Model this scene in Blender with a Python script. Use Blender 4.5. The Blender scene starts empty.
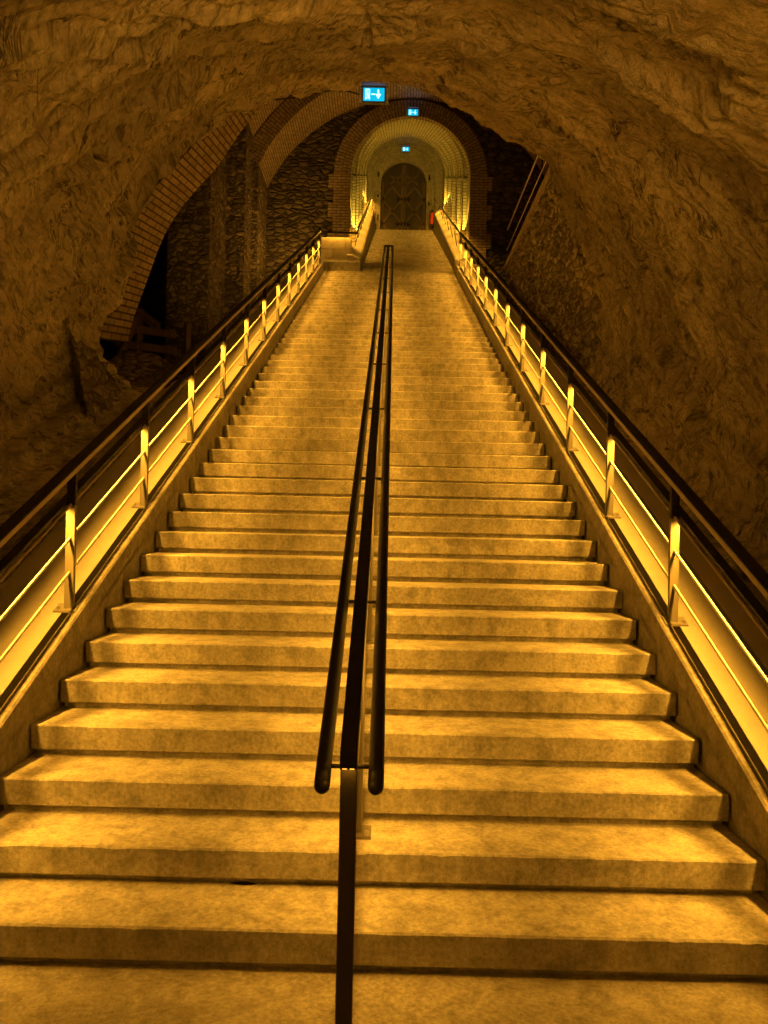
import bpy, bmesh, math, random
from mathutils import Vector, noise, Matrix
random.seed(7)
C = bpy.context.scene.collection
PI = math.pi
T, RI = .32, .152            # tread, riser
K = RI / T
W = 3.235                    # width of the stairs
NMAIN, NALL = 51, 86
def zs(y, off=0.0): return K * y + RI + off      # height above the line of nosings

# ------------------------------------------------------------------ materials
def new_mat(name):
    m = bpy.data.materials.new(name); m.use_nodes = True
    nt = m.node_tree
    b = nt.nodes['Principled BSDF']
    return m, nt, b
def N(nt, kind, **kw):
    n = nt.nodes.new(kind)
    for k, v in kw.items():
        if hasattr(n, k): setattr(n, k, v)
        else: n.inputs[k.replace('_', ' ')].default_value = v
    return n
def ramp(nt, stops):
    r = nt.nodes.new('ShaderNodeValToRGB')
    e = r.color_ramp.elements
    while len(e) < len(stops): e.new(.5)
    for i, (p, c) in enumerate(stops):
        e[i].position = p
        e[i].color = (c, c, c, 1) if not isinstance(c, tuple) else (*c, 1)
    return r
def pos(nt, scale=(1, 1, 1), rot=(0, 0, 0), src='pos'):
    if src == 'pos': g = nt.nodes.new('ShaderNodeNewGeometry'); o = g.outputs['Position']
    else: g = nt.nodes.new('ShaderNodeTexCoord'); o = g.outputs['UV']
    mp = nt.nodes.new('ShaderNodeMapping')
    mp.inputs['Scale'].default_value = scale; mp.inputs['Rotation'].default_value = rot
    nt.links.new(o, mp.inputs['Vector'])
    return mp.outputs['Vector']
def noise_tex(nt, vec, scale, detail=6, rough=.6, dist=0.0):
    n = nt.nodes.new('ShaderNodeTexNoise')
    n.inputs['Scale'].default_value = scale; n.inputs['Detail'].default_value = detail
    n.inputs['Roughness'].default_value = rough; n.inputs['Distortion'].default_value = dist
    nt.links.new(vec, n.inputs['Vector'])
    return n
def mix(nt, fac, a, b, mode='MIX'):
    n = nt.nodes.new('ShaderNodeMix'); n.data_type = 'RGBA'; n.blend_type = mode
    for sock, v in ((n.inputs[0], fac), (n.inputs[6], a), (n.inputs[7], b)):
        if isinstance(v, (int, float)): sock.default_value = v
        elif isinstance(v, tuple): sock.default_value = (*v, 1)
        else: nt.links.new(v, sock)
    return n.outputs[2]
def bump(nt, b, height, strength, dist, prev=None):
    n = nt.nodes.new('ShaderNodeBump')
    n.inputs['Strength'].default_value = strength; n.inputs['Distance'].default_value = dist
    nt.links.new(height, n.inputs['Height'])
    if prev is not None: nt.links.new(prev, n.inputs['Normal'])
    nt.links.new(n.outputs['Normal'], b.inputs['Normal'])
    return n.outputs['Normal']
def math_n(nt, op, a, b=None):
    n = nt.nodes.new('ShaderNodeMath'); n.operation = op
    for s, v in ((n.inputs[0], a), (n.inputs[1], b)):
        if v is None: continue
        if isinstance(v, (int, float)): s.default_value = v
        else: nt.links.new(v, s)
    return n.outputs[0]

def plain(name, col, rough=.5, metal=0.0, spec=.5):
    m, nt, b = new_mat(name)
    b.inputs['Base Color'].default_value = (*col, 1); b.inputs['Roughness'].default_value = rough
    b.inputs['Metallic'].default_value = metal; b.inputs['Specular IOR Level'].default_value = spec
    v = pos(nt); n = noise_tex(nt, v, 30, 3)
    r = ramp(nt, [(.3, rough * .85), (.7, min(1, rough * 1.15))])
    nt.links.new(n.outputs['Fac'], r.inputs[0]); nt.links.new(r.outputs[0], b.inputs['Roughness'])
    return m
def emit(name, col, strength):
    m, nt, b = new_mat(name)
    b.inputs['Base Color'].default_value = (*[c * .5 for c in col], 1)
    b.inputs['Emission Color'].default_value = (*col, 1)
    b.inputs['Emission Strength'].default_value = strength
    return m
def concrete(name, dark, light, big=1.6, fine=55, bmp=.5, spots=True, con=1.0):
    m, nt, b = new_mat(name)
    v = pos(nt)
    n1 = noise_tex(nt, v, big, 5, .6); n2 = noise_tex(nt, v, fine, 4, .7); n3 = noise_tex(nt, v, 9, 6, .65, .4)
    r1 = ramp(nt, [(.3, dark), (.7, light)]); nt.links.new(n1.outputs['Fac'], r1.inputs[0])
    r2 = ramp(nt, [(.3, .62), (.7, 1.16)]); nt.links.new(n2.outputs['Fac'], r2.inputs[0])
    r3 = ramp(nt, [(.34, .58), (.58, 1.06)]); nt.links.new(n3.outputs['Fac'], r3.inputs[0])
    c = mix(nt, con, r1.outputs[0], r2.outputs[0], 'MULTIPLY'); c = mix(nt, .8 * con, c, r3.outputs[0], 'MULTIPLY')
    if spots:
        vo = nt.nodes.new('ShaderNodeTexVoronoi'); vo.inputs['Scale'].default_value = 16; nt.links.new(v, vo.inputs['Vector'])
        rs = ramp(nt, [(.03, .35), (.07, 1.0)]); nt.links.new(vo.outputs['Distance'], rs.inputs[0])
        c = mix(nt, .85, c, rs.outputs[0], 'MULTIPLY')
        vb = nt.nodes.new('ShaderNodeTexVoronoi'); vb.inputs['Scale'].default_value = 38; nt.links.new(v, vb.inputs['Vector'])
        rv = ramp(nt, [(.08, .55), (.16, 1.0)]); nt.links.new(vb.outputs['Distance'], rv.inputs[0])
        c = mix(nt, .6, c, rv.outputs[0], 'MULTIPLY')
        # vertical dirt runs on the risers
        v2 = pos(nt, (14, 14, 1.2)); n4 = noise_tex(nt, v2, 1.0, 4, .7)
        r4 = ramp(nt, [(.35, .7), (.55, 1.0)]); nt.links.new(n4.outputs['Fac'], r4.inputs[0])
        c = mix(nt, .6, c, r4.outputs[0], 'MULTIPLY')
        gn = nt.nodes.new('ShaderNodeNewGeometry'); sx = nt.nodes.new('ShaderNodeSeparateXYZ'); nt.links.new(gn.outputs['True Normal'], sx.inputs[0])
        gr = ramp(nt, [(.2, .74), (.9, 1.0)]); nt.links.new(sx.outputs['Z'], gr.inputs[0])  # riser shade painted by facing, on top of the dirt
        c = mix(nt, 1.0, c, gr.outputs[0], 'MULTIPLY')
    nt.links.new(c, b.inputs['Base Color'])
    b.inputs['Roughness'].default_value = .82; b.inputs['Specular IOR Level'].default_value = .25
    p = bump(nt, b, n2.outputs['Fac'], bmp, .006); bump(nt, b, n3.outputs['Fac'], bmp, .008, p)
    return m
def rubble(name, dark, light, sx=3.4, sz=6.5, dist=.05):
    m, nt, b = new_mat(name)
    v = pos(nt, (sx, sx, sz))
    nd = noise_tex(nt, v, .9, 4, .6)
    w = mix(nt, .25, v, nd.outputs['Color'], 'ADD')
    vo = nt.nodes.new('ShaderNodeTexVoronoi'); vo.feature = 'F1'; vo.inputs['Scale'].default_value = 1; nt.links.new(w, vo.inputs['Vector'])
    ve = nt.nodes.new('ShaderNodeTexVoronoi'); ve.feature = 'DISTANCE_TO_EDGE'; ve.inputs['Scale'].default_value = 1; nt.links.new(w, ve.inputs['Vector'])
    bw = nt.nodes.new('ShaderNodeRGBToBW'); nt.links.new(vo.outputs['Color'], bw.inputs[0])
    r = ramp(nt, [(.15, dark), (.85, light)]); nt.links.new(bw.outputs[0], r.inputs[0])
    re = ramp(nt, [(.0, .45), (.12, 1.0)]); nt.links.new(ve.outputs['Distance'], re.inputs[0])
    n2 = noise_tex(nt, pos(nt), 18, 6, .7)
    r2 = ramp(nt, [(.3, .55), (.7, 1.15)]); nt.links.new(n2.outputs['Fac'], r2.inputs[0])
    c = mix(nt, 1.0, r.outputs[0], re.outputs[0], 'MULTIPLY'); c = mix(nt, 1.0, c, r2.outputs[0], 'MULTIPLY')
    nt.links.new(c, b.inputs['Base Color']); b.inputs['Roughness'].default_value = .9; b.inputs['Specular IOR Level'].default_value = .15
    rb = ramp(nt, [(.0, 0.0), (.25, 1.0)]); nt.links.new(ve.outputs['Distance'], rb.inputs[0])
    p = bump(nt, b, rb.outputs[0], .9, dist); bump(nt, b, n2.outputs['Fac'], .8, dist * .6, p)
    return m
def brick(name, c1, c2, mortar, bw=.23, rh=.075, ms=.010, rot=0.0):
    m, nt, b = new_mat(name)
    v = pos(nt, (1, 1, 1), (0, 0, rot), 'uv')
    br = nt.nodes.new('ShaderNodeTexBrick')
    br.inputs['Scale'].default_value = 1.0; br.inputs['Brick Width'].default_value = bw; br.inputs['Row Height'].default_value = rh
    br.inputs['Mortar Size'].default_value = ms; br.inputs['Mortar Smooth'].default_value = .3; br.inputs['Bias'].default_value = 0
    br.inputs['Color1'].default_value = (*c1, 1); br.inputs['Color2'].default_value = (*c2, 1); br.inputs['Mortar'].default_value = (*mortar, 1)
    nt.links.new(v, br.inputs['Vector'])
    n2 = noise_tex(nt, pos(nt), 7, 6, .7); r2 = ramp(nt, [(.3, .6), (.7, 1.15)]); nt.links.new(n2.outputs['Fac'], r2.inputs[0])
    c = mix(nt, .9, br.outputs['Color'], r2.outputs[0], 'MULTIPLY')
    nt.links.new(c, b.inputs['Base Color']); b.inputs['Roughness'].default_value = .85; b.inputs['Specular IOR Level'].default_value = .2
    inv = math_n(nt, 'SUBTRACT', 1.0, br.outputs['Fac'])
    p = bump(nt, b, inv, .8, .02)
    n3 = noise_tex(nt, pos(nt), 40, 4, .7); bump(nt, b, n3.outputs['Fac'], .5, .008, p)
    return m
def rock_mat(name):
    m, nt, b = new_mat(name)
    v = pos(nt, (1, 1, 1), (0, 0, .32), 'uv')
    def sc(x, y):
        mp = nt.nodes.new('ShaderNodeMapping'); mp.inputs['Scale'].default_value = (x, y, 1); nt.links.new(v, mp.inputs['Vector']); return mp.outputs['Vector']
    a = noise_tex(nt, sc(1.2, 5), 1.0, 8, .65, .6)
    f = noise_tex(nt, sc(6, 26), 1.0, 6, .7, .8)
    g = noise_tex(nt, pos(nt), 22, 6, .7)
    big = noise_tex(nt, pos(nt), .7, 3, .5)
    r1 = ramp(nt, [(.25, (.62, .52, .37)), (.5, (.80, .68, .49)), (.75, (.90, .78, .57))]); nt.links.new(a.outputs['Fac'], r1.inputs[0])
    r2 = ramp(nt, [(.34, .35), (.50, 1.0), (.75, 1.15)]); nt.links.new(f.outputs['Fac'], r2.inputs[0])
    r3 = ramp(nt, [(.3, .75), (.7, 1.15)]); nt.links.new(g.outputs['Fac'], r3.inputs[0])
    r4 = ramp(nt, [(.35, .72), (.65, 1.1)]); nt.links.new(big.outputs['Fac'], r4.inputs[0])
    c = mix(nt, 1, r1.outputs[0], r2.outputs[0], 'MULTIPLY'); c = mix(nt, 1, c, r3.outputs[0], 'MULTIPLY'); c = mix(nt, 1, c, r4.outputs[0], 'MULTIPLY')
    ck = noise_tex(nt, sc(1.1, 3.6), 1.0, 7, .62, 1.2)
    dv = math_n(nt, 'ABSOLUTE', math_n(nt, 'SUBTRACT', ck.outputs['Fac'], .5))
    rc = ramp(nt, [(.0, .12), (.018, 1.0)]); nt.links.new(dv, rc.inputs[0])
    ms = ramp(nt, [(.42, 0.0), (.58, 1.0)]); nt.links.new(noise_tex(nt, pos(nt), 1.3, 4, .6).outputs['Fac'], ms.inputs[0])
    c = mix(nt, ms.outputs[0], c, mix(nt, 1.0, c, rc.outputs[0], 'MULTIPLY'))
    nt.links.new(c, b.inputs['Base Color']); b.inputs['Roughness'].default_value = .88; b.inputs['Specular IOR Level'].default_value = .2
    p = bump(nt, b, a.outputs['Fac'], 1.0, .30); p = bump(nt, b, f.outputs['Fac'], 1.0, .10, p); bump(nt, b, g.outputs['Fac'], .9, .03, p)
    return m

M = {}
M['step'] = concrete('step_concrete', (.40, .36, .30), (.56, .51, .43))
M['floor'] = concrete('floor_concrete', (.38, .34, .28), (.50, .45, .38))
M['kerb'] = concrete('kerb_concrete', (.23, .205, .165), (.29, .26, .215), 2.2, 40, .3, False)
M['ledge'] = concrete('smooth_ledge_render', (.33, .297, .247), (.36, .324, .268), 1.2, 60, .05, False, .22)
M['dead_black'] = plain('flat_black', (.004, .003, .002), .9, 0, .1)  # near black, for the painted rod shadow and the debris sliver
M['rail'] = plain('black_painted_steel', (.014, .012, .010), .5, 0, .25)
M['post'] = plain('dark_painted_post', (.16, .14, .11), .45)
M['shaded_post'] = plain('shaded_front_post', (.032, .027, .021), .45)  # darker copy of the post paint: shade put into the front post
M['bar'] = plain('dim_lit_steel', (.34, .29, .22), .5)  # dim light on the rails and top rod put into the colour
M['rod'] = plain('steel_rod', (.42, .40, .35), .35, .6)
M['rock'] = rock_mat('hewn_chalk_rock')
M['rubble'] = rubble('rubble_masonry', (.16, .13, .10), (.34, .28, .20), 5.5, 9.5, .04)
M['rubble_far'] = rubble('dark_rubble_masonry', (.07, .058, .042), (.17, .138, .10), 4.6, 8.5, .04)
M['rubble_light'] = rubble('pale_rubble_masonry', (.30, .25, .18), (.62, .52, .38), 5.0, 8.0, .05)
M['pale_rod'] = plain('pale_painted_rod', (.75, .66, .5), .5)
M['coping'] = concrete('coping_stone', (.46, .39, .28), (.58, .49, .36), 2, 30, .5, False)
M['brick'] = brick('arch_brick', (.36, .27, .18), (.46, .36, .25), (.10, .08, .06))
M['brick_big'] = brick('large_arch_brick', (.30, .22, .14), (.42, .32, .21), (.07, .055, .04), .30, .085, .012)
M['ring'] = brick('voussoir_brick', (.30, .23, .16), (.42, .33, .23), (.12, .10, .07), .22, .08, .012)
M['vault'] = brick('vault_brick', (.42, .37, .24), (.56, .50, .33), (.20, .17, .11), .24, .09, .014)
M['ashlar'] = brick('ashlar_block', (.40, .35, .28), (.50, .44, .34), (.26, .22, .16), .62, .36, .008)
M['dressed'] = concrete('dressed_stone', (.26, .22, .15), (.34, .29, .2), 2, 25, .4, False)
M['wood'] = None
M['iron'] = plain('black_iron', (.012, .011, .010), .5)
M['housing'] = plain('sign_housing', (.09, .085, .08), .4, .3)
M['sign'] = emit('sign_teal', (.0, .38, .60), 1.4)
M['signw'] = emit('sign_white', (.55, .95, 1.0), 1.6)
M['red'] = plain('red_enamel', (.55, .06, .015), .3)
M['led'] = emit('led_diffuser', (1.0, .45, .04), 2.0)
M['void'] = plain('dark_mortar', (.02, .017, .012), .95)
def wood():
    m, nt, b = new_mat('dark_oak')
    v = pos(nt, (16, 16, 1.2)); n = noise_tex(nt, v, 1.0, 6, .7, .5)
    r = ramp(nt, [(.3, (.02, .013, .007)), (.7, (.06, .038, .02))]); nt.links.new(n.outputs['Fac'], r.inputs[0])
    nt.links.new(r.outputs[0], b.inputs['Base Color']); b.inputs['Roughness'].default_value = .6
    bump(nt, b, n.outputs['Fac'], .5, .01)
    return m
M['wood'] = wood()
def wood2():
    m, nt, b = new_mat('oak_batten')
    v = pos(nt, (16, 16, 1.2)); n = noise_tex(nt, v, 1.0, 6, .7, .5)
    r = ramp(nt, [(.3, (.05, .032, .018)), (.7, (.12, .078, .04))]); nt.links.new(n.outputs['Fac'], r.inputs[0])
    nt.links.new(r.outputs[0], b.inputs['Base Color']); b.inputs['Roughness'].default_value = .6
    bump(nt, b, n.outputs['Fac'], .5, .01)
    return m
M['batten'] = wood2()

# ------------------------------------------------------------------ mesh helpers
def wloc(o):
    v = Vector((0, 0, 0))
    while o is not None: v = v + o.location; o = o.parent
    return v
def obj(name, bm, mat, parent=None, smooth=False, recalc=True):
    if recalc: bmesh.ops.recalc_face_normals(bm, faces=bm.faces[:])
    vs = bm.verts
    lo = Vector([min(v.co[i] for v in vs) for i in range(3)]); hi = Vector([max(v.co[i] for v in vs) for i in range(3)])
    c = (lo + hi) / 2
    for v in vs: v.co -= c
    me = bpy.data.meshes.new(name); bm.to_mesh(me); bm.free()
    me.materials.append(mat)
    if smooth:
        for p in me.polygons: p.use_smooth = True
    o = bpy.data.objects.new(name, me); C.objects.link(o)
    if parent: o.parent = parent; o.location = c - wloc(parent)
    else: o.location = c
    return o
def thing(name, label, cat, loc, group=None):
    o = bpy.data.objects.new(name, None); C.objects.link(o); o.location = loc; o.empty_display_size = .2
    o['label'] = label; o['category'] = cat
    if group: o['group'] = group
    return o
def tag(o, label, cat, group=None):
    o['label'] = label; o['category'] = cat
    if group: o['group'] = group
    return o
def struct(o): o['kind'] = 'structure'; return o
def bx(bm, x0, x1, y0, y1, z0, z1):
    v = [bm.verts.new((x, y, z)) for x in (x0, x1) for y in (y0, y1) for z in (z0, z1)]
    for f in ((0, 1, 3, 2), (4, 6, 7, 5), (0, 4, 5, 1), (2, 3, 7, 6), (0, 2, 6, 4), (1, 5, 7, 3)): bm.faces.new([v[i] for i in f])
    return v
def loft(bm, rings, closed=True, caps=True):
    """rings: lists of points with the same count"""
    R = [[bm.verts.new(p) for p in r] for r in rings]
    n = len(R[0])
    for a, b in zip(R, R[1:]):
        for i in range(n if closed else n - 1):
            j = (i + 1) % n
            bm.faces.new((a[i], a[j], b[j], b[i]))
    if caps and closed:
        bm.faces.new(R[0][::-1]); bm.faces.new(R[-1])
    return R
def slope_prism(bm, prof, y0, y1, k=K, n=1):
    """prof: (x, off) polygon swept along the slope of the stairs"""
    rings = []
    for i in range(n + 1):
        y = y0 + (y1 - y0) * i / n
        rings.append([(x, y, k * y + RI + o) for x, o in prof])
    loft(bm, rings)
def tube(bm, pts, r, n=10, caps=True):
    pts = [Vector(p) for p in pts]
    rings = []
    up = Vector((0, 0, 1))
    for i, p in enumerate(pts):
        d = (pts[min(i + 1, len(pts) - 1)] - pts[max(i - 1, 0)]).normalized()
        a = d.cross(up)
        if a.length < .01: a = d.cross(Vector((0, 1, 0)))
        a.normalize(); b = a.cross(d).normalized()
        rr = r[i] if isinstance(r, (list, tuple)) else r
        rings.append([p + (a * math.cos(2 * PI * q / n) + b * math.sin(2 * PI * q / n)) * rr for q in range(n)])
    loft(bm, rings, True, caps)
def arc(cx, cz, r, a0, a1, n): return [(cx + r * math.cos(a0 + (a1 - a0) * i / n), cz + r * math.sin(a0 + (a1 - a0) * i / n)) for i in range(n + 1)]
def uvmesh(name, quads, mat, parent=None, smooth=False):
    """quads: list of ([4 points],[4 uv])"""
    bm = bmesh.new(); uv = bm.loops.layers.uv.new('UVMap')
    cache = {}
    def gv(p):
        k = tuple(round(c, 4) for c in p)
        if k not in cache: cache[k] = bm.verts.new(p)
        return cache[k]
    for P, U in quads:
        vs = [gv(p) for p in P]
        if len(set(vs)) < 3: continue
        try: f = bm.faces.new(vs)
        except ValueError: continue
        for l, u in zip(f.loops, U): l[uv].uv = u
    return obj(name, bm, mat, parent, smooth, recalc=False)
def strip_quads(A, B, ua, ub, close=False):
    """two parallel polylines -> quads with arc length as v; ua/ub the u values"""
    q = []; s = 0
    for i in range(len(A) - 1):
        d = (Vector(A[i + 1]) - Vector(A[i])).length
        q.append(([A[i], A[i + 1], B[i + 1], B[i]], [(ua, s), (ua, s + d), (ub, s + d), (ub, s)]))
        s += d
    return q

# ------------------------------------------------------------------ ground floor
bm = bmesh.new()
nx, ny = 40, 40
g = [[bm.verts.new((-3.2 + 6.4 * i / nx, -6 + 6.1 * j / ny, .002 * noise.noise((i * .7, j * .7, 3)))) for j in range(ny + 1)] for i in range(nx + 1)]
for i in range(nx):
    for j in range(ny): bm.faces.new((g[i][j], g[i + 1][j], g[i + 1][j + 1], g[i][j + 1]))
struct(obj('floor', bm, M['floor'], None, True))

# ------------------------------------------------------------------ stairs
def step_mesh(n, x0, x1, seed):
    """a precast tread slab with a nosing, over a set-back riser"""
    rnd = random.Random(seed)
    y0, zt = (n - 1) * T, n * RI
    bm = bmesh.new()
    xa, xb = x0 + rnd.uniform(-.008, .006), x1 + rnd.uniform(-.006, .008)
    th = .121
    segs = 90 if n < 14 else (30 if n < 30 else 4)
    rings = []
    dz = rnd.uniform(-.002, .002)
    for i in range(segs + 1):
        x = xa + (xb - xa) * i / segs
        j = .0025 * noise.noise((x * 7, n * 3.1, 0)) if segs > 5 else 0
        ch = .006 + (abs(noise.noise((x * 16, n * 5.3, 2))) ** 2) * .014 if segs > 5 else .006
        wv = .0009 * noise.noise((x * 2.5, n * 2.2, 9))
        rings.append([(x, y0 + .40, zt + dz), (x, y0 + ch + j, zt + dz + wv), (x, y0 + j * .6, zt - ch + dz + wv), (x, y0 + j * .3, zt - th + .006), (x, y0 + .006, zt - th), (x, y0 + .40, zt - th)])
    loft(bm, rings)
    bx(bm, x0 + .01, x1 - .01, y0 + .038, y0 + .12, zt - RI - .005, zt - th + .01)
    return bm
stair = thing('stone_staircase', 'long lower flight of worn precast stone steps rising between two lit kerbs', 'staircase', (0, 0, 0))
for n in range(1, NMAIN + 1):
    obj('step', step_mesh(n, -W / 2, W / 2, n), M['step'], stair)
upper = thing('stone_staircase', 'narrower upper flight of stone steps climbing through the brick tunnel to the door', 'staircase', (.46, (NMAIN) * T, zs(NMAIN * T)))
UL = -.69
for n in range(NMAIN + 1, NALL + 1):
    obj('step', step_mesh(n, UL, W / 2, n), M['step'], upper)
# floor at the foot of the door
bm = bmesh.new(); bx(bm, -1.1, 2.1, (NALL - 1) * T + .3, 29.2, NALL * RI - .15, NALL * RI - .001)
struct(obj('floor', bm, M['floor']))
# landing on the left of the upper flight
bm = bmesh.new(); bx(bm, -1.66, UL - .01, NMAIN * T - .02, 16.9, NMAIN * RI - .14, NMAIN * RI - .002)
struct(obj('floor', bm, M['floor']))

# sliver of debris in the joint under the second step
bm = bmesh.new()
pts = [(-.52 + .022 * i, .334 + .003 * random.random(), RI + .008 + .003 * random.random()) for i in range(6)]
tube(bm, pts, [.001, .004, .005, .006, .004, .001], 6)
tag(obj('stone_chip', bm, M['dead_black']), 'thin dark sliver lying at the foot of the third step, left of the centre post', 'chip')

# ------------------------------------------------------------------ kerbs with ledge
KY0, KY1 = -.75, NMAIN * T
LIP0, LIP1, GR1 = 1.633, 1.688, 1.732
def kerb(side, label):
    s = side
    t = thing('stair_kerb', label, 'kerb', (s * 1.85, 0, 0), None)
    bm = bmesh.new()
    # the body down to the foot of the stairs: inner face, lip
    rings = []
    for y in (KY0, 0, 4, 8, 12, KY1):
        rings.append([(s * LIP0, y, zs(y) - 1.2), (s * LIP0, y, zs(y, .188)), (s * (LIP0 + .010), y, zs(y, .2)), (s * LIP1, y, zs(y, .2)), (s * LIP1, y, zs(y, .15)), (s * GR1, y, zs(y, .15)), (s * GR1, y, zs(y) - 1.2)])
    loft(bm, rings)
    obj('kerb_wall', bm, M['kerb'], t)
    bm = bmesh.new(); slope_prism(bm, [(s * (LIP1 - .0005), .14), (s * (LIP1 - .0005), .1965), (s * (GR1 + .0005), .1965), (s * (GR1 + .0005), .14)], KY0, KY1)
    obj('rod_shadow_strip', bm, M['dead_black'], t)  # flush black strip painted for the shadow of the rods
    bm = bmesh.new()
    slope_prism(bm, [(s * GR1, -1.2), (s * GR1, .2), (s * 2.02, .2), (s * 2.02, .165), (s * 2.05, .165), (s * 2.05, .2), (s * 2.2, .2), (s * 2.2, -1.2)], KY0, KY1)
    obj('ledge', bm, M['ledge'], t)
    return t
kerb(-1, 'pale smooth-topped concrete kerb along the left side of the stairs')
kerb(1, 'pale smooth-topped concrete kerb along the right side of the stairs')
bm = bmesh.new(); slope_prism(bm, [(1.62, .0), (1.62, .33), (1.70, .33), (1.70, .0)], KY1 - .25, KY1 + .05)
tag(obj('kerb_end_stone', bm, M['coping']), 'small dark end block where the right kerb meets the upper flight', 'stone block')

# upper flight kerbs: leaning faces between lip and the wall
def upper_kerb(s, xl, label):
    t = thing('stair_kerb', label, 'kerb', (xl, KY1, zs(KY1)))
    ra, rb = [], []
    for y in (KY1 + .02, 20, 24, 27.9):
        f = (y - KY1) / 12
        e = .25 + .48 * f; e2 = e + .10 + .05 * f
        ra.append([(xl, y, zs(y, -.6)), (xl, y, zs(y, e - .03)), (xl + s * .02, y, zs(y, e)), (xl + s * .05, y, zs(y, e)), (xl + s * .05, y, zs(y, -.6))])
        o = 2.075 - 1.66 if s > 0 else .355
        rb.append([(xl + s * .05, y, zs(y, -.6)), (xl + s * .05, y, zs(y, e)), (xl + s * .22, y, zs(y, e2)), (xl + s * o, y, zs(y, e2)), (xl + s * o, y, zs(y, -.6))])
    bm = bmesh.new(); loft(bm, ra); obj('kerb_wall', bm, M['kerb'], t)
    bm = bmesh.new(); loft(bm, rb); obj('sloping_face', bm, M['ledge'], t)
upper_kerb(1, 1.66, 'pale sloping kerb on the right of the upper flight below the tunnel wall')
upper_kerb(-1, -.72, 'pale sloping kerb on the left of the upper flight inside the tunnel')

# ------------------------------------------------------------------ side railings
AMB = (1.0, .44, .032)
def lamp(name, loc, rot, sx, sy, power, col=AMB, spread=180, parent=None):
    d = bpy.data.lights.new(name, 'AREA'); d.shape = 'RECTANGLE'; d.size = sx; d.size_y = sy
    d.energy = power; d.color = col; d.spread = math.radians(spread)
    o = bpy.data.objects.new(name, d); C.objects.link(o); o.rotation_euler = rot
    o.location = Vector(loc) - (wloc(parent) if parent else Vector((0, 0, 0)))
    if parent: o.parent = parent
    return o
TH = math.atan(K)
POSTS = [.29 + 1.28 * j for j in range(13)]
RX = 1.705
LEDX = 1.762
P_SIDE, P_MID, P_UP = 25.5, 11.0, 21.0
def side_rail(s, label):
    t = thing('stair_railing', label, 'railing', (s * RX, 0, zs(0)))
    y0, y1 = -.30, 15.78
    bm = bmesh.new()
    slope_prism(bm, [(s * (RX - .030), 1.006), (s * (RX - .032), 1.016), (s * (RX - .016), 1.034), (s * (RX + .018), 1.036), (s * (RX + .03), 1.020), (s * (RX + .03), 1.006)], y0, y1)
    hr = obj('handrail', bm, M['rail'], t)
    bm = bmesh.new(); slope_prism(bm, [(s * (RX - .028), .976), (s * (RX - .030), 1.007), (s * (RX + .026), 1.007), (s * (RX + .026), .976)], y0 + .002, y1 - .002)
    obj('lit_face_bar', bm, M['bar'], hr)  # lit inner side of the black rail, painted as a lighter bar
    # light profile at the height of the top line
    bm = bmesh.new()
    slope_prism(bm, [(s * (LEDX - .032), .806), (s * (LEDX + .020), .806), (s * (LEDX + .020), .774), (s * (LEDX + .016), .774), (s * (LEDX + .016), .792), (s * (LEDX - .032), .792)], y0, y1)
    prof = obj('light_profile', bm, M['rail'], t)
    bm = bmesh.new(); slope_prism(bm, [(s * (LEDX - .022), .7915), (s * (LEDX + .014), .7915), (s * (LEDX + .014), .7885), (s * (LEDX - .022), .7885)], y0 + .02, y1 - .02)
    obj('led_strip', bm, M['led'], prof)
    for off in (.795, .605, .412):
        bm = bmesh.new(); tube(bm, [(s * RX, y0, zs(y0, off)), (s * RX, y1, zs(y1, off))], .0085, 10)
        obj('rod', bm, M['bar'] if off > .7 else M['rod'], t, True)  # top rod browner: its weaker light is put into the colour
    for y in POSTS:
        bm = bmesh.new(); bx(bm, s * RX - .026, s * RX + .026, y - .014, y + .014, zs(y, .20), zs(y, .786))
        bmesh.ops.bevel(bm, geom=bm.edges[:], offset=.002, segments=1, affect='EDGES')
        p = obj('post', bm, M['post'], t)
        bm = bmesh.new(); bx(bm, s * RX - .024, s * RX + .024, y - .013, y + .013, zs(y, .785), zs(y, .985)); obj('shaded_post_head', bm, M['rail'], p)  # unlit top of the post, its shade painted in black
        bm = bmesh.new()
        for dx0, dx1, dy0, dy1 in ((-.050, .075, -.038, .038),):
            loft(bm, [[(s * (RX + x), y + dy, zs(y + dy, .2 + h)) for x, dy, h in ((dx0, yy, .0), (dx1, yy, 0), (dx1, yy, .010), (dx0, yy, .010))] for yy in (dy0, dy1)])
        bp = obj('base_plate', bm, M['post'], p)
        for dy in (-.018,):
            bm = bmesh.new(); yy = y + dy
            tube(bm, [(s * (RX + .055), yy, zs(yy, .208)), (s * (RX + .055), yy, zs(yy, .226))], .010, 6)
            obj('bolt', bm, M['rod'], p)
    for a, b in zip([POSTS[0] - 1.28 + .7] + POSTS, POSTS + [None]):
        if b is None: break
        L = (b - a) / math.cos(TH) - .07
        m = (a + b) / 2
        lamp('led_light', (s * (LEDX - .004), m, zs(m, .7805)), (Matrix.Rotation(TH, 3, 'X') @ Matrix.Rotation(s * math.radians(32), 3, 'Y')).to_euler(), .036, L, P_SIDE * L / 1.35, AMB, 116, t)
    return t
side_rail(-1, 'black handrail with thin lit rods and slim posts along the left kerb')
side_rail(1, 'black handrail with thin lit rods and slim posts along the right kerb')

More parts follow.
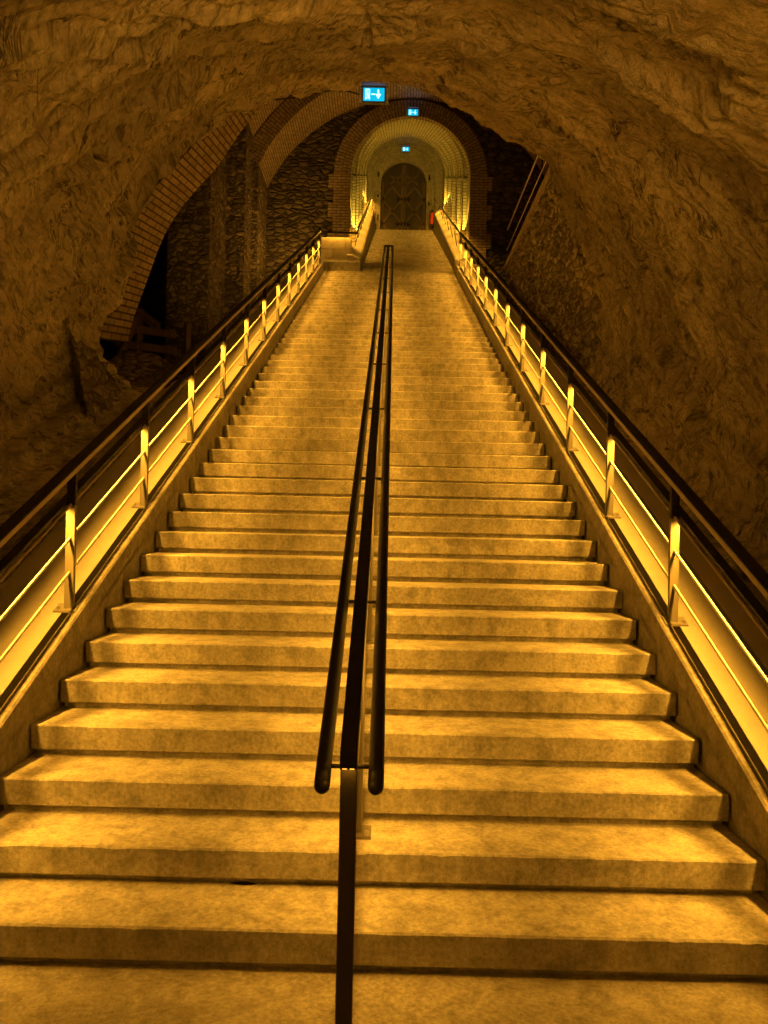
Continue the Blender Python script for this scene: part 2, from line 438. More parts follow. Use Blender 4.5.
# upper flight rails
def upper_rail(s, x, label):
    t = thing('wall_handrail', label, 'handrail', (x, KY1, zs(KY1)))
    bm = bmesh.new()
    y0, y1 = (15.82, 27.5) if s > 0 else (16.9, 27.4)
    rise = lambda y: 1.01 + .18 * max(0, (y - 16.5) / 11)
    bm = bmesh.new()
    tube(bm, [(x, y0 + (y1 - y0) * i / 6, zs(y0 + (y1 - y0) * i / 6, rise(y0 + (y1 - y0) * i / 6))) for i in range(7)], .026, 10)
    obj('handrail', bm, M['bar'], t, True)
    for i in range(7):
        y = y0 + .8 + 1.6 * i
        bm = bmesh.new(); tube(bm, [(x, y, zs(y, rise(y))), (x + s * .13, y, zs(y, .3 + .55 * (y - KY1) / 12))], .010, 8)
        obj('bracket', bm, M['rail'], t, True)
    for i in range(8):
        m = y0 + .7 + 1.38 * i
        lamp('led_light', (x, m, zs(m, rise(m) - .03)), (TH, 0, 0), .03, 1.50, P_UP, AMB, 150, t)
upper_rail(1, 1.705, 'dark handrail running up the right tunnel wall to the door')
upper_rail(-1, -.82, 'dark handrail on the left kerb of the upper flight')

# landing parapet
par = thing('landing_parapet', 'low stone parapet with a rail closing the small landing on the left', 'parapet', (-1.3, 16.5, NMAIN * RI))
zl = NMAIN * RI
bm = bmesh.new(); loft(bm, [[(x, 16.25, zl - .3), (x, 16.25, zl + .30), (x, 16.33, zl + .39), (x, 16.75, zl + .39), (x, 16.75, zl - .3)] for x in (-1.72, -.74)])
obj('parapet_base', bm, M['kerb'], par)
q = []
X0, X1, Y0, Y1, Z0, Z1 = -1.74, -.98, 16.52, 16.80, zl + .36, zl + 1.02
q.append(([(X0, Y0, Z0), (X1, Y0, Z0), (X1, Y0, Z1), (X0, Y0, Z1)], [(0, 0), (X1 - X0, 0), (X1 - X0, Z1 - Z0), (0, Z1 - Z0)]))
q.append(([(X0, Y0, Z1), (X1, Y0, Z1), (X1, Y1, Z1), (X0, Y1, Z1)], [(0, 0), (.7, 0), (.7, .3), (0, .3)]))
q.append(([(X1, Y0, Z0), (X1, Y1, Z0), (X1, Y1, Z1), (X1, Y0, Z1)], [(0, 0), (.3, 0), (.3, .7), (0, .7)]))
q.append(([(X0, Y1, Z0), (X0, Y0, Z0), (X0, Y0, Z1), (X0, Y1, Z1)], [(0, 0), (.3, 0), (.3, .7), (0, .7)]))
q.append(([(X1, Y1, Z0), (X0, Y1, Z0), (X0, Y1, Z1), (X1, Y1, Z1)], [(0, 0), (.3, 0), (.3, .7), (0, .7)]))
uvmesh('parapet_wall', q, M['ashlar'], par)
bm = bmesh.new(); tube(bm, [(-RX, 15.75, zs(15.75, 1.01)), (-1.76, 16.3, zl + 1.17), (-1.70, 16.62, zl + 1.19), (-.84, 16.66, zl + 1.19), (-.82, 16.88, zs(16.88, 1.017))], .026, 10)
obj('handrail', bm, M['rail'], par, True)
lamp('led_light', (-1.32, 16.46, zl + 1.14), (-.15, 0, 0), .75, .03, 9.0, AMB, 150, par)  # added lamp without a fixture, brightens the parapet
for x in (-1.62, -1.10):
    bm = bmesh.new(); tube(bm, [(x, 16.66, zl + 1.0), (x, 16.66, zl + 1.18)], .012, 8)
    obj('rail_stub', bm, M['rail'], par, True)

# ------------------------------------------------------------------ centre railing
CX = -.016
cr = thing('centre_railing', 'black centre railing with a square light beam between two round rails', 'railing', (CX, -.42, 0))
y0, y1 = -.455, 12.95
BH = .945      # underside of the square beam
bm = bmesh.new()
slope_prism(bm, [(CX - .026, BH), (CX - .026, BH + .058), (CX + .026, BH + .058), (CX + .026, BH), (CX + .020, BH), (CX + .020, BH + .008), (CX - .020, BH + .008), (CX - .020, BH)], y0, y1)
bm2 = bm
bx(bm, CX - .026, CX + .026, y0 - .004, y0 + .002, zs(y0, BH), zs(y0, BH + .058))
beam = obj('light_beam', bm, M['rail'], cr)
bm = bmesh.new()
for dx in (-.011, .011): bx(bm, CX + dx - .007, CX + dx + .007, y0 - .0045, y0 - .002, zs(y0, BH + .001), zs(y0, BH + .004))
obj('end_slot', bm, M['led'], beam)
bm = bmesh.new(); slope_prism(bm, [(CX - .018, BH + .0075), (CX + .018, BH + .0075), (CX + .018, BH + .005), (CX - .018, BH + .005)], y0 + .03, y1 - .03)
obj('led_strip', bm, M['led'], beam)
RO = .862
def loop_pts():
    pts = []
    ya, yb = -.40, 14.0
    L = [(CX - .083, ya - .0, zs(ya, RO) - .012), (CX - .083, ya + .08, zs(ya + .08, RO)), (CX - .083, yb, zs(yb, RO)), (CX - .06, yb + .07, zs(yb + .07, RO))]
    return L + [(2 * CX - x, y, z) for x, y, z in L[::-1]]
lp = loop_pts()
bm = bmesh.new(); tube(bm, lp, .025, 14)
loop = obj('round_rail', bm, M['rail'], cr, True)
for sx in (-1, 1):
    bm = bmesh.new(); bmesh.ops.create_uvsphere(bm, u_segments=14, v_segments=8, radius=.0252)
    e = lp[0] if sx < 0 else lp[-1]
    for v in bm.verts: v.co += Vector(e)
    obj('end_cap', bm, M['rail'], loop, True)
CP = [-.398] + [.50 + 1.28 * j for j in range(10)]
def floor_z(y):
    if y < 0: return 0.0
    return (int(y / T) + 1) * RI
for i, y in enumerate(CP):
    zb = floor_z(y)
    w = .026 if i == 0 else .022
    bm = bmesh.new(); bx(bm, CX - w, CX + w, y - .020, y + .020, zb, zs(y, BH + .004))
    bmesh.ops.bevel(bm, geom=bm.edges[:], offset=.003, segments=1, affect='EDGES')
    p = obj('post', bm, M['post'] if i else M['shaded_post'], cr)
    bm = bmesh.new(); bx(bm, CX - .045, CX + .060, y - .06, y + .06, zb, zb + .012)
    obj('base_plate', bm, M['post'], p)
    bm = bmesh.new(); tube(bm, [(CX + .042, y - .045, zb + .01), (CX + .042, y - .045, zb + .03)], .011, 6)
    obj('bolt', bm, M['rod'], p)
    yb = y + .06
    bm = bmesh.new(); tube(bm, [(CX - .083, yb, zs(yb, RO)), (CX + .083, yb, zs(yb, RO))], .0075, 8)
    obj('cross_bar', bm, M['rail'], p, True)
for yb in (13.3, 13.95):
    bm = bmesh.new(); tube(bm, [(CX - .083, yb, zs(yb, RO)), (CX + .083, yb, zs(yb, RO))], .0075, 8)
    obj('cross_bar', bm, M['rail'], cr, True)
for off in (.60, .40):
    bm = bmesh.new(); tube(bm, [(CX, CP[0], zs(CP[0], off)), (CX, CP[-1], zs(CP[-1], off))], .0085, 10)
    obj('rod', bm, M['rod'], cr, True)
for a, b in zip(CP, CP[1:] + [CP[-1] + .95]):
    m = (a + b) / 2; L = (b - a) / math.cos(TH) - .06
    lamp('led_light', (CX, m, zs(m, BH + .0045)), (TH, 0, 0), .034, L, P_MID * L / 1.35, AMB, 100, cr)

lamp('led_light', (CX, -.440, zs(-.44, BH + .003)), (TH, 0, 0), .034, .020, .12, AMB, 160, cr)

# ------------------------------------------------------------------ rock tunnel
PROF = [(-2.12, -.5), (-2.24, .10), (-2.58, .12), (-2.95, .28), (-3.16, .7), (-2.97, 1.5), (-2.68, 2.3), (-2.06, 3.1), (-1.6, 3.45), (-.9, 3.68), (-.2, 3.76), (.5, 3.70), (1.2, 3.42), (1.9, 2.93), (2.27, 2.35), (2.58, 1.72), (2.72, 1.0), (2.69, .45), (2.52, .16), (2.24, .10), (2.12, -.5)]
def catmull(P, n):
    out = []
    Q = [P[0]] + P + [P[-1]]
    for i in range(1, len(Q) - 2):
        for k in range(n):
            t = k / n
            out.append(tuple(.5 * ((2 * Q[i][c]) + (-Q[i - 1][c] + Q[i + 1][c]) * t + (2 * Q[i - 1][c] - 5 * Q[i][c] + 4 * Q[i + 1][c] - Q[i + 2][c]) * t * t + (-Q[i - 1][c] + 3 * Q[i][c] - 3 * Q[i + 1][c] + Q[i + 2][c]) * t ** 3) for c in (0, 1)))
    out.append(P[-1])
    return out
FINE = catmull(PROF, 30)
CUM = [0.0]
for a, b in zip(FINE, FINE[1:]): CUM.append(CUM[-1] + math.hypot(b[0] - a[0], b[1] - a[1]))
STOT = CUM[-1]
def prof_at(s):
    import bisect
    i = min(max(bisect.bisect_right(CUM, s) - 1, 0), len(FINE) - 2)
    t = (s - CUM[i]) / max(CUM[i + 1] - CUM[i], 1e-9)
    x = FINE[i][0] + (FINE[i + 1][0] - FINE[i][0]) * t; o = FINE[i][1] + (FINE[i + 1][1] - FINE[i][1]) * t
    a = FINE[max(i - 6, 0)]; b = FINE[min(i + 7, len(FINE) - 1)]
    d = Vector((b[0] - a[0], b[1] - a[1])).normalized()
    return x, o, (d.y, -d.x)        # inward normal
def y_end(s):
    x, o, n = prof_at(s)
    f = min(max((x + 3.1) / 5.8, 0), 1)
    g = min(1, f / .35)
    return 5.85 + .85 * g + .35 * f
# pits and cracks hewn into the rock: (s, y, half length along s, half width along y, tilt, depth)
PITS = [(3.99, 3.47, 0.306, 0.033, 0.84, 0.16), (3.58, 3.23, 0.284, 0.038, 0.12, 0.16), (4.56, 2.26, 0.134, 0.021, 1.4, 0.16), (3.16, 5.34, 0.146, 0.042, 0.09, 0.16), (4.86, 1.76, 0.121, 0.019, 0.6, 0.16), (2.48, 4.74, 0.242, 0.039, 0.46, 0.16), (10.16, 4.79, 0.22, 0.047, -1.35, 0.16), (10.63, 5.17, 0.097, 0.041, -0.92, 0.16), (10.56, 5.82, 0.246, 0.027, -0.9, 0.16), (11.58, 6.76, 0.179, 0.04, 0.3, 0.16), (10.7, 3.73, 0.06, 0.1, 0, 0.16), (10.45, 2.56, 0.131, 0.033, -0.91, 0.16), (10.67, 4.18, 0.084, 0.029, -2.03, 0.16), (10.69, 3.92, 0.046, 0.028, -2.73, 0.16), (9.83, 1.9, 0.125, 0.029, -1.24, 0.16), (10.04, 3.04, 0.149, 0.024, -0.71, 0.16), (10.66, 4.54, 0.071, 0.03, 0.57, 0.16), (9.54, 4.17, 0.134, 0.022, -1.24, 0.16), (9.64, 6.94, 0.249, 0.03, -0.53, 0.16), (8.74, 5.41, 0.246, 0.026, -2.08, 0.16), (8.93, 2.37, 0.201, 0.021, -1.49, 0.16), (8.62, 2.87, 0.182, 0.018, -1.85, 0.16), (7.98, 2.88, 0.151, 0.024, -0.92, 0.16), (7.37, 2.37, 0.152, 0.021, 0.67, 0.16), (6.23, 4.17, 0.208, 0.029, 0.58, 0.16), (5.67, 3.08, 0.198, 0.03, 1.28, 0.16), (5.24, 2.11, 0.172, 0.036, 1.51, 0.16), (5.16, 3.25, 0.2, 0.031, 1.77, 0.16), (1.91, 4.45, 0.15, 0.038, -0.45, 0.16), (1.49, 3.93, 0.027, 0.035, 0, 0.16)]
def ridge(p): return 1 - abs(noise.noise(p)) * 2
def rock_disp(s, y, o):
    # streaks running round the vault with a tilt, ledges, lumps
    tilt = .35 if s > STOT * .52 else -.30
    a = y + tilt * (s - STOT * .5)
    wob = .25 * noise.noise((s * .8, y * .8, 5.2))
    d = .10 * noise.noise((s * .55, a * .75, 1.3))
    d += .075 * noise.noise((s * .9 + wob, (a + wob) * 3.0, 7.7))
    r = ridge((s * 1.3 + wob, (a + wob) * 4.2, 11.1)); d += .085 * (r * r - .4)
    d += .050 * noise.noise((s * 2.6, a * 9, 3.3)) + .034 * noise.noise((s * 6, a * 20, 23.3)) + .016 * noise.noise((s * 16, a * 36, 13.3))
    st = noise.noise((s * 1.1, a * 2.1, 31.0)); 
    d += .10 * max(0, min(1, (st - .18) * 9))               # broken ledges
    m = max(0, min(1, (1.25 - o) / .8))                     # rubble packing near the foot of the walls
    if m > 0:
        v = noise.voronoi((s * 6, y * 6, 2.0))[0]
        d += m * (.06 - .13 * min(v[0], .6)) + m * .02 * noise.noise((s * 18, y * 18, 4))
    for ps, py, ls, wy, tl, dp in PITS:
        ds = s - ps; dy = (y - py) + tl * ds
        if abs(ds) < ls * 1.6 and abs(dy) < wy * 2.2:
            e = (ds / ls) ** 2 + (dy / wy) ** 2
            jag = 1 + .5 * noise.noise((s * 9, y * 9, 40))
            if e < jag: d -= dp * min(1, (jag - e) * 2.5)
    if o < .2: d *= max(0, min(1, (o + .1) / .3)) * .8
    return d
ROWS = [-6 + .3 * i for i in range(20)] + [0 + .0178 * i for i in range(0, 400)]
ROWS = [r / ROWS[-1] if False else r for r in ROWS]
YMAX = ROWS[-1]
NS = 560
def rock_piece(name, i0, i1):
    bm = bmesh.new(); uv = bm.loops.layers.uv.new('UVMap')
    grid = []
    for j, yr in enumerate(ROWS):
        row = []
        for i in range(i0, i1 + 1):
            s = STOT * i / NS
            x, o, n = prof_at(s)
            ye = y_end(s)
            y = yr if yr < 2 else 2 + (yr - 2) * (ye - 2) / (YMAX - 2)
            d = rock_disp(s, y, o)
            edge = max(0, 1 - (YMAX - yr) / .35)
            d = d * (1 - .65 * edge) - .10 * edge * edge
            if yr == YMAX: y += .06 * noise.noise((s * 3, 1, 8))
            row.append((bm.verts.new((x + n[0] * d, y, zs(y, o + n[1] * d))), (s, y)))
        grid.append(row)
    # return face at the mouth, outwards
    for e, k in ((.35, 1), (2.6, 2)):
        row = []
        for i in range(i0, i1 + 1):
            s = STOT * i / NS; x, o, n = prof_at(s); y = y_end(s) + .02
            row.append((bm.verts.new((x - n[0] * e, y, zs(y, o - n[1] * e))), (s, y + e)))
        grid.append(row)
    for a, b in zip(grid, grid[1:]):
        for i in range(len(a) - 1):
            f = bm.faces.new((a[i][0], a[i + 1][0], b[i + 1][0], b[i][0]))
            for l, w in zip(f.loops, (a[i][1], a[i + 1][1], b[i + 1][1], b[i][1])): l[uv].uv = w
    return struct(obj(name, bm, M['rock'], None, True, recalc=False))
rock_piece('wall_left', 0, 210)
rock_piece('ceiling', 210, 364)
rock_piece('wall_right', 364, NS)
# wall behind the camera
bm = bmesh.new(); bx(bm, -4, 4, -6.1, -5.9, -3.2, 4)
struct(obj('wall_front', bm, M['rock']))

# brick arch lining the mouth of the rock tunnel
A, B, Bo = [], [], []
for i in range(84, 448):
    s = STOT * i / NS; x, o, n = prof_at(s); y = y_end(s) - .25
    g = max(0, min(1, (x + 2.35) / 1.5)); g = g * g * (3 - 2 * g)
    e = .60 * g                         # hidden behind the rock on the right
    A.append((x - n[0] * e, y, zs(y, o - n[1] * e)))
    y2 = y + .98
    zz = zs(y, o - n[1] * e) + .18
    B.append((x - n[0] * e + .03, y2, zz))
    Bo.append((x - n[0] * (e + .5), y2, zz - n[1] * .5))
t = thing('brick_arch', 'large brick relieving arch at the left mouth of the rock tunnel', 'arch', (A[0][0], A[0][1], A[0][2]))
uvmesh('arch_soffit', strip_quads(A, B, 0, 1.0), M['brick_big'], t, True)
uvmesh('arch_face', strip_quads(B, Bo, 0, .5), M['ring'], t)

# ------------------------------------------------------------------ chamber behind the rock tunnel
BW = 17.5
TX, TR = .50, 1.59
TZ0 = 12.38 - TR                 # springing at the front
def wall_with_arch(name, y, x0, x1, z0, z1, cx, r, zsp, zbot, mat, n=40):
    bm = bmesh.new()
    hole = [(cx - r, zbot), (cx - r, zsp)] + arc(cx, zsp, r, PI, 0, n)[1:-1] + [(cx + r, zsp), (cx + r, zbot)]
    outer = []
    # radial outer points
    for x, z in hole:
        dx, dz = x - cx, z - (zsp)
        if z <= zsp: outer.append((x0 if dx < 0 else x1, z))
        else:
            tt = min((x1 - cx) / dx if dx > 1e-6 else ((x0 - cx) / dx if dx < -1e-6 else 1e9), (z1 - zsp) / dz if dz > 1e-6 else 1e9)
            outer.append((cx + dx * tt, zsp + dz * tt))
    V = [bm.verts.new((x, y, z)) for x, z in hole]; O = [bm.verts.new((x, y, z)) for x, z in outer]
    for i in range(len(V) - 1):
        if (V[i].co - V[i + 1].co).length > 1e-5: bm.faces.new((V[i], V[i + 1], O[i + 1], O[i]))
    # corners
    for a, b in zip(range(len(O) - 1), range(1, len(O))):
        pa, pb = O[a].co, O[b].co
        if abs(pa.x - pb.x) > 1e-4 and abs(pa.z - pb.z) > 1e-4:
            c = bm.verts.new((x0 if pa.x < cx else x1, y, z1)); bm.faces.new((O[a], O[b], c))
    return obj(name, bm, mat, None, False)
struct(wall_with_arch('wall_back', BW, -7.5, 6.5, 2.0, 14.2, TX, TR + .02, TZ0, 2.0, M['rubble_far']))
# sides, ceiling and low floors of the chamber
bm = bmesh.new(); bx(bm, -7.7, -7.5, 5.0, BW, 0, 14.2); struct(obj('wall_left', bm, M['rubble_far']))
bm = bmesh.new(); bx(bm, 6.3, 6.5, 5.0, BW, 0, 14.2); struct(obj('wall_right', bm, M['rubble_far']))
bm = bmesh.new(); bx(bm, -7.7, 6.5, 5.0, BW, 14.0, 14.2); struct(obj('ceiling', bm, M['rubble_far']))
bm = bmesh.new(); bx(bm, -7.7, -2.15, 5.5, BW, 1.9, 2.2); struct(obj('floor', bm, M['void']))
bm = bmesh.new(); bx(bm, 2.15, 2.75, 7.0, BW, 2.4, 2.7); struct(obj('floor', bm, M['void']))
# far front closing piece of the chamber above / beside the rock
bm = bmesh.new(); bx(bm, -7.7, -5.2, 4.9, 5.1, 0, 14.2); struct(obj('wall_front', bm, M['void']))

# stepped brick arches on stone piers
def step_arch(y0, y1, xl, xin, R, label, pier_mat=None):
    cx, cz = .5, 8.72
    t = thing('brick_arch', label, 'arch', (xl, y0, 2.2), 'stepped brick arches of the chamber')
    th = math.acos((cx - xin) / R)
    a0, a1 = PI - th, math.radians(12)
    I0 = [(x, y0, z) for x, z in arc(cx, cz, R, a0, a1, 60)]; I1 = [(x, y1, z) for x, y, z in I0]
    O0 = [(x, y0, z) for x, z in arc(cx, cz, R + .42, a0, a1, 60)]
    uvmesh('arch_soffit', strip_quads(I0, I1, 0, y1 - y0), M['brick'], t, True)
    uvmesh('arch_ring', strip_quads(I0, O0, 0, .42), M['ring'], t)
    zt = cz + R * math.sin(th)
    bm = bmesh.new()
    # front and reveal of the pier, roughened
    nz = 60
    for P, Q in (((xl, y0), (xin, y0)), ((xin, y0), (xin, y1))):
        cols = 14
        g = []
        for i in range(cols + 1):
            f = i / cols; col = []
            for j in range(nz + 1):
                z = 2.2 + (zt + .3 - 2.2) * j / nz
                d = .035 * noise.noise((P[0] * 3 + f * 4, z * 4, y0)) + .02 * noise.noise((P[0] * 9 + f * 9, z * 11, y0))
                nrm = (0, -1) if P[1] == Q[1] else (1, 0)
                w = min(1, 4 * min(f, 1 - f) + .6)
                col.append(bm.verts.new((P[0] + (Q[0] - P[0]) * f + nrm[0] * d * w, P[1] + (Q[1] - P[1]) * f + nrm[1] * d * w, z)))
            g.append(col)
        for i in range(cols):
            for j in range(nz): bm.faces.new((g[i][j], g[i + 1][j], g[i + 1][j + 1], g[i][j + 1]))
    obj('pier', bm, M['rubble'], t, False)
step_arch(16.15, BW, -3.55, -3.29, 4.15, 'innermost stepped brick arch, against the back wall of the chamber')
step_arch(15.25, 16.15, -4.0, -3.44, 4.60, 'middle stepped brick arch of the chamber, one step nearer the rock')
step_arch(13.6, 15.25, -4.75, -3.86, 5.02, 'outermost stepped brick arch of the chamber, at the dark opening')

# arch ring and quoins around the tunnel mouth
t = thing('brick_arch', 'round brick arch framing the lit tunnel mouth in the back wall', 'arch', (TX, BW, 8.5))
yF = BW - .06
I = [(x, yF, z) for x, z in arc(TX, TZ0, TR, PI, 0, 64)]; Mi = [(x, yF, z) for x, z in arc(TX, TZ0, TR + .22, PI, 0, 64)]; O = [(x, yF, z) for x, z in arc(TX, TZ0, TR + .44, PI, 0, 64)]
uvmesh('arch_ring', strip_quads(I, Mi, 0, .22) + strip_quads(Mi, O, .22, .44), M['ring'], t)
Ib = [(x, BW + .1, z) for x, y, z in I]; Ob = [(x, BW + .02, z) for x, y, z in O]
uvmesh('arch_soffit', strip_quads(I, Ib, 0, .16), M['ring'], t)
uvmesh('arch_edge', strip_quads(O, Ob, 0, .08), M['ring'], t)
for s in (-1, 1):
    bm = bmesh.new(); z = TZ0; k = 0
    q = []
    while z > 7.0:
        w = .44 if k % 2 else .58
        xa, xb = TX + s * TR, TX + s * (TR + w)
        h = .38
        q.append(([(xa, yF, z - h), (xb, yF, z - h), (xb, yF, z), (xa, yF, z)], [(0, z - h), (w, z - h), (w, z), (0, z)]))
        q.append(([(xb, yF, z - h), (xb, BW + .02, z - h), (xb, BW + .02, z), (xb, yF, z)], [(0, 0), (.08, 0), (.08, h), (0, h)]))
        q.append(([(xa, yF, z - h), (xa, BW + .1, z - h), (xa, BW + .1, z), (xa, yF, z)], [(0, 0), (.16, 0), (.16, h), (0, h)]))
        z -= h; k += 1
    uvmesh('jamb', q, M['brick'], t)

# barrel vault over the upper flight
VY0, VY1, VK = BW + .02, 27.65, .45
NV = 22
def vz(y): return TZ0 + VK * (y - BW)
AN = arc(0, 0, TR, PI, 0, 48)
qs = []
for j in range(NV):
    ya, yb = VY0 + (VY1 - VY0) * j / NV, VY0 + (VY1 - VY0) * (j + 1) / NV
    s_ = .045
    for (xa, za), (xb, zb) in zip(AN, AN[1:]):
        d = math.hypot(xb - xa, zb - za)
        qs.append(([(TX + xa, ya, vz(ya) + za), (TX + xb, ya, vz(ya) + zb), (TX + xb, yb, vz(yb) + zb), (TX + xa, yb, vz(yb) + za)], [(ya, s_), (ya, s_ + d), (yb, s_ + d), (yb, s_)]))
        s_ += d
struct(uvmesh('ceiling', qs, M['vault'], None, True))
for s, nm in ((-1, 'wall_left'), (1, 'wall_right')):
    qs = []
    x = TX + s * TR
    for j in range(NV):
        ya, yb = VY0 + (VY1 - VY0) * j / NV, VY0 + (VY1 - VY0) * (j + 1) / NV
        qs.append(([(x, ya, zs(ya) - .5), (x, yb, zs(yb) - .5), (x, yb, vz(yb)), (x, ya, vz(ya))], [(ya, zs(ya) - .5), (yb, zs(yb) - .5), (yb, vz(yb)), (ya, vz(ya))]))
    struct(uvmesh(nm, qs, M['vault'], None))
    for i in range(5):
        y = 18.4 + 2.0 * i
        qs = []
        xi = x - s * .10
        za, zb = zs(y) - .2, vz(y) + .05
        w = .42
        P = [(x, y), (xi, y), (xi, y + w), (x, y + w)]
        u = 0
        for (pa, pb) in zip(P, P[1:]):
            d = math.hypot(pb[0] - pa[0], pb[1] - pa[1])
            qs.append(([(pa[0], pa[1], za), (pb[0], pb[1], za + (pb[1] - pa[1]) * K), (pb[0], pb[1], zb + (pb[1] - pa[1]) * VK), (pa[0], pa[1], zb)], [(u, za), (u + d, za), (u + d, zb), (u, zb)]))
            u += d
        # the rib carries on as a band that dies into the vault
        n = 14
        a_in = [(TX + s * (TR - .10 * (1 - k / n)) * math.cos(k / n * 1.0), vz(y) + (TR - .10 * (1 - k / n)) * math.sin(k / n * 1.0)) for k in range(n + 1)]
        for k in range(n):
            qs.append(([(a_in[k][0], y, a_in[k][1]), (a_in[k + 1][0], y, a_in[k + 1][1]), (a_in[k + 1][0], y + w, a_in[k + 1][1] + w * VK), (a_in[k][0], y + w, a_in[k][1] + w * VK)], [(0, k * .1), (0, k * .1 + .1), (w, k * .1 + .1), (w, k * .1)]))
            an = (TX + s * TR * math.cos(k / n), vz(y) + TR * math.sin(k / n)); bn = (TX + s * TR * math.cos((k + 1) / n), vz(y) + TR * math.sin((k + 1) / n))
            qs.append(([(an[0], y, an[1]), (bn[0], y, bn[1]), (a_in[k + 1][0], y, a_in[k + 1][1]), (a_in[k][0], y, a_in[k][1])], [(0, 0), (.1, 0), (.1, .1), (0, .1)]))
        tag(uvmesh('brick_pilaster', qs, M['vault']), 'shallow brick rib on the %s tunnel wall, %s from the tunnel mouth' % ('left' if s < 0 else 'right', ('first', 'second', 'third', 'fourth', 'fifth')[i]), 'pilaster', 'brick ribs of the tunnel')
    # wall washers low on the tunnel sides
    for i in range(6):
        m = 18.2 + 1.65 * i
        lamp('wall_washer_light', (x - s * .09, m, zs(m, 1.06)), (TH, PI - s * .12, 0), .05, 1.1, 12.0, (1.0, .62, .065), 150)

# ------------------------------------------------------------------ door wall and door
DX, DY = .45, 27.65
DZ = NALL * RI
ZC = 16.68 - 1.25
struct(wall_with_arch('wall_back', DY, TX - 2.2, TX + 2.2, DZ - .6, vz(DY) + 2.0, DX, 1.25, ZC, DZ - .6, M['dressed']))
def arch_band(cx, r, zsp, zb, n=32): return [(cx - r, zb)] + arc(cx, zsp, r, PI, 0, n) + [(cx + r, zb)]
t = thing('door_surround', 'stepped dressed stone surround with two recessed orders around the double door', 'door surround', (DX, DY, DZ))
b0 = arch_band(DX, 1.25, ZC, DZ - .05); b1 = arch_band(DX, 1.12, ZC + .04, DZ - .05); b2 = arch_band(DX, .915, 16.11 - .915, DZ - .05)
A0 = [(x, DY, z) for x, z in b0]; A1 = [(x, DY + .16, z) for x, z in b0]; B1 = [(x, DY + .16, z) for x, z in b1]; B2 = [(x, DY + .22, z) for x, z in b1]; C2 = [(x, DY + .22, z) for x, z in b2]; C3 = [(x, DY + .5, z) for x, z in b2]
uvmesh('outer_order', strip_quads(A0, A1, 0, .16) + strip_quads(A1, B1, .16, .29), M['dressed'], t)
uvmesh('inner_order', strip_quads(B1, B2, 0, .06) + strip_quads(B2, C2, .06, .27) + strip_quads(C2, C3, .27, .55), M['dressed'], t)
for (dx, dz, h) in ((-1.02, 2.35, .20), (-1.02, 1.55, .10), (-1.02, .62, .22), (1.02, 2.25, .22), (1.02, 1.25, .12)):
    bm = bmesh.new(); bx(bm, DX + dx - .035, DX + dx + .035, DY + .17, DY + .225, DZ + dz, DZ + dz + h); bmesh.ops.bevel(bm, geom=bm.edges[:], offset=.01, segments=1, affect='EDGES')
    obj('iron_pintle', bm, M['iron'], t)
door = bpy.data.objects.new('door_1', None); C.objects.link(door); door.location = (DX, DY + .42, DZ); door['kind'] = 'structure'
yd = DY + .40
dr, dsp = .90, 16.10 - .90
for s in (-1, 1):
    pts = [(DX + s * .006, DZ)] + [(DX + s * .9, DZ)] + [(DX + s * dr * math.cos(a), dsp + dr * math.sin(a)) for a in [i / 16 * PI / 2 * .997 for i in range(17)]]
    bm = bmesh.new(); loft(bm, [[(x, yy, z) for x, z in pts] for yy in (yd, yd + .07)])
    leaf = obj('door_leaf', bm, M['wood'], door)
    # frame and diamond battens
    def batten(p, q, w=.085, d=.035, nm='batten'):
        p = Vector(p); q = Vector(q); dv = (q - p).normalized(); n = Vector((-dv.y, dv.x)) * w / 2
        c = [p + n, q + n, q - n, p - n]
        bm = bmesh.new(); loft(bm, [[(v.x, yy, v.y) for v in c] for yy in (yd - d, yd + .005)])
        return obj(nm, bm, M['batten'], leaf)
    xm, xe = DX + s * .05, DX + s * .84
    batten((xm, DZ), (xm, 16.0), .09, .035, 'stile'); batten((xe, DZ), (xe, dsp + .1), .09, .035, 'stile')
    xc = (xm + xe) / 2
    for zc in (DZ + .55, DZ + 1.55):
        batten((xm, zc), (xc, zc + .5), nm='batten'); batten((xc, zc + .5), (xe, zc), nm='batten'); batten((xe, zc), (xc, zc - .5), nm='batten'); batten((xc, zc - .5), (xm, zc), nm='batten')
    batten((xm, DZ + 2.55), (xc + s * .12, DZ + 2.15), nm='batten'); batten((xm, DZ + 2.10), (xc + s * .1, DZ + 2.50), nm='batten')
    for zc in (DZ + .55, DZ + 1.55):
        bm = bmesh.new(); bmesh.ops.create_cone(bm, cap_ends=True, segments=4, radius1=.10, radius2=.05, depth=.05)
        for v in bm.verts: v.co = Vector((v.co.x + DX + s * .19, yd - .045 - v.co.z, v.co.y + zc))
        obj('iron_boss', bm, M['iron'], leaf)
# extinguisher by the door
t = thing('fire_extinguisher', 'small red extinguisher hanging on the right jamb of the door', 'fire extinguisher', (1.60, DY - .1, DZ + .35))
bm = bmesh.new(); tube(bm, [(1.60, DY - .1, DZ + .36), (1.60, DY - .1, DZ + .40), (1.60, DY - .1, DZ + .78), (1.60, DY - .1, DZ + .86)], [.06, .075, .075, .03], 14); obj('cylinder_body', bm, M['red'], t, True)
bm = bmesh.new(); tube(bm, [(1.60, DY - .1, DZ + .85), (1.60, DY - .1, DZ + .95)], .035, 10); obj('valve', bm, M['iron'], t)
bm = bmesh.new(); tube(bm, [(1.60, DY - .1, DZ + .26), (1.60, DY - .1, DZ + .36)], .078, 12); obj('base_ring', bm, M['iron'], t)
bm = bmesh.new(); tube(bm, [(1.60, DY - .1, DZ + .93), (1.52, DY - .12, DZ + .90), (1.50, DY - .13, DZ + .6)], .015, 8); obj('hose', bm, M['iron'], t)
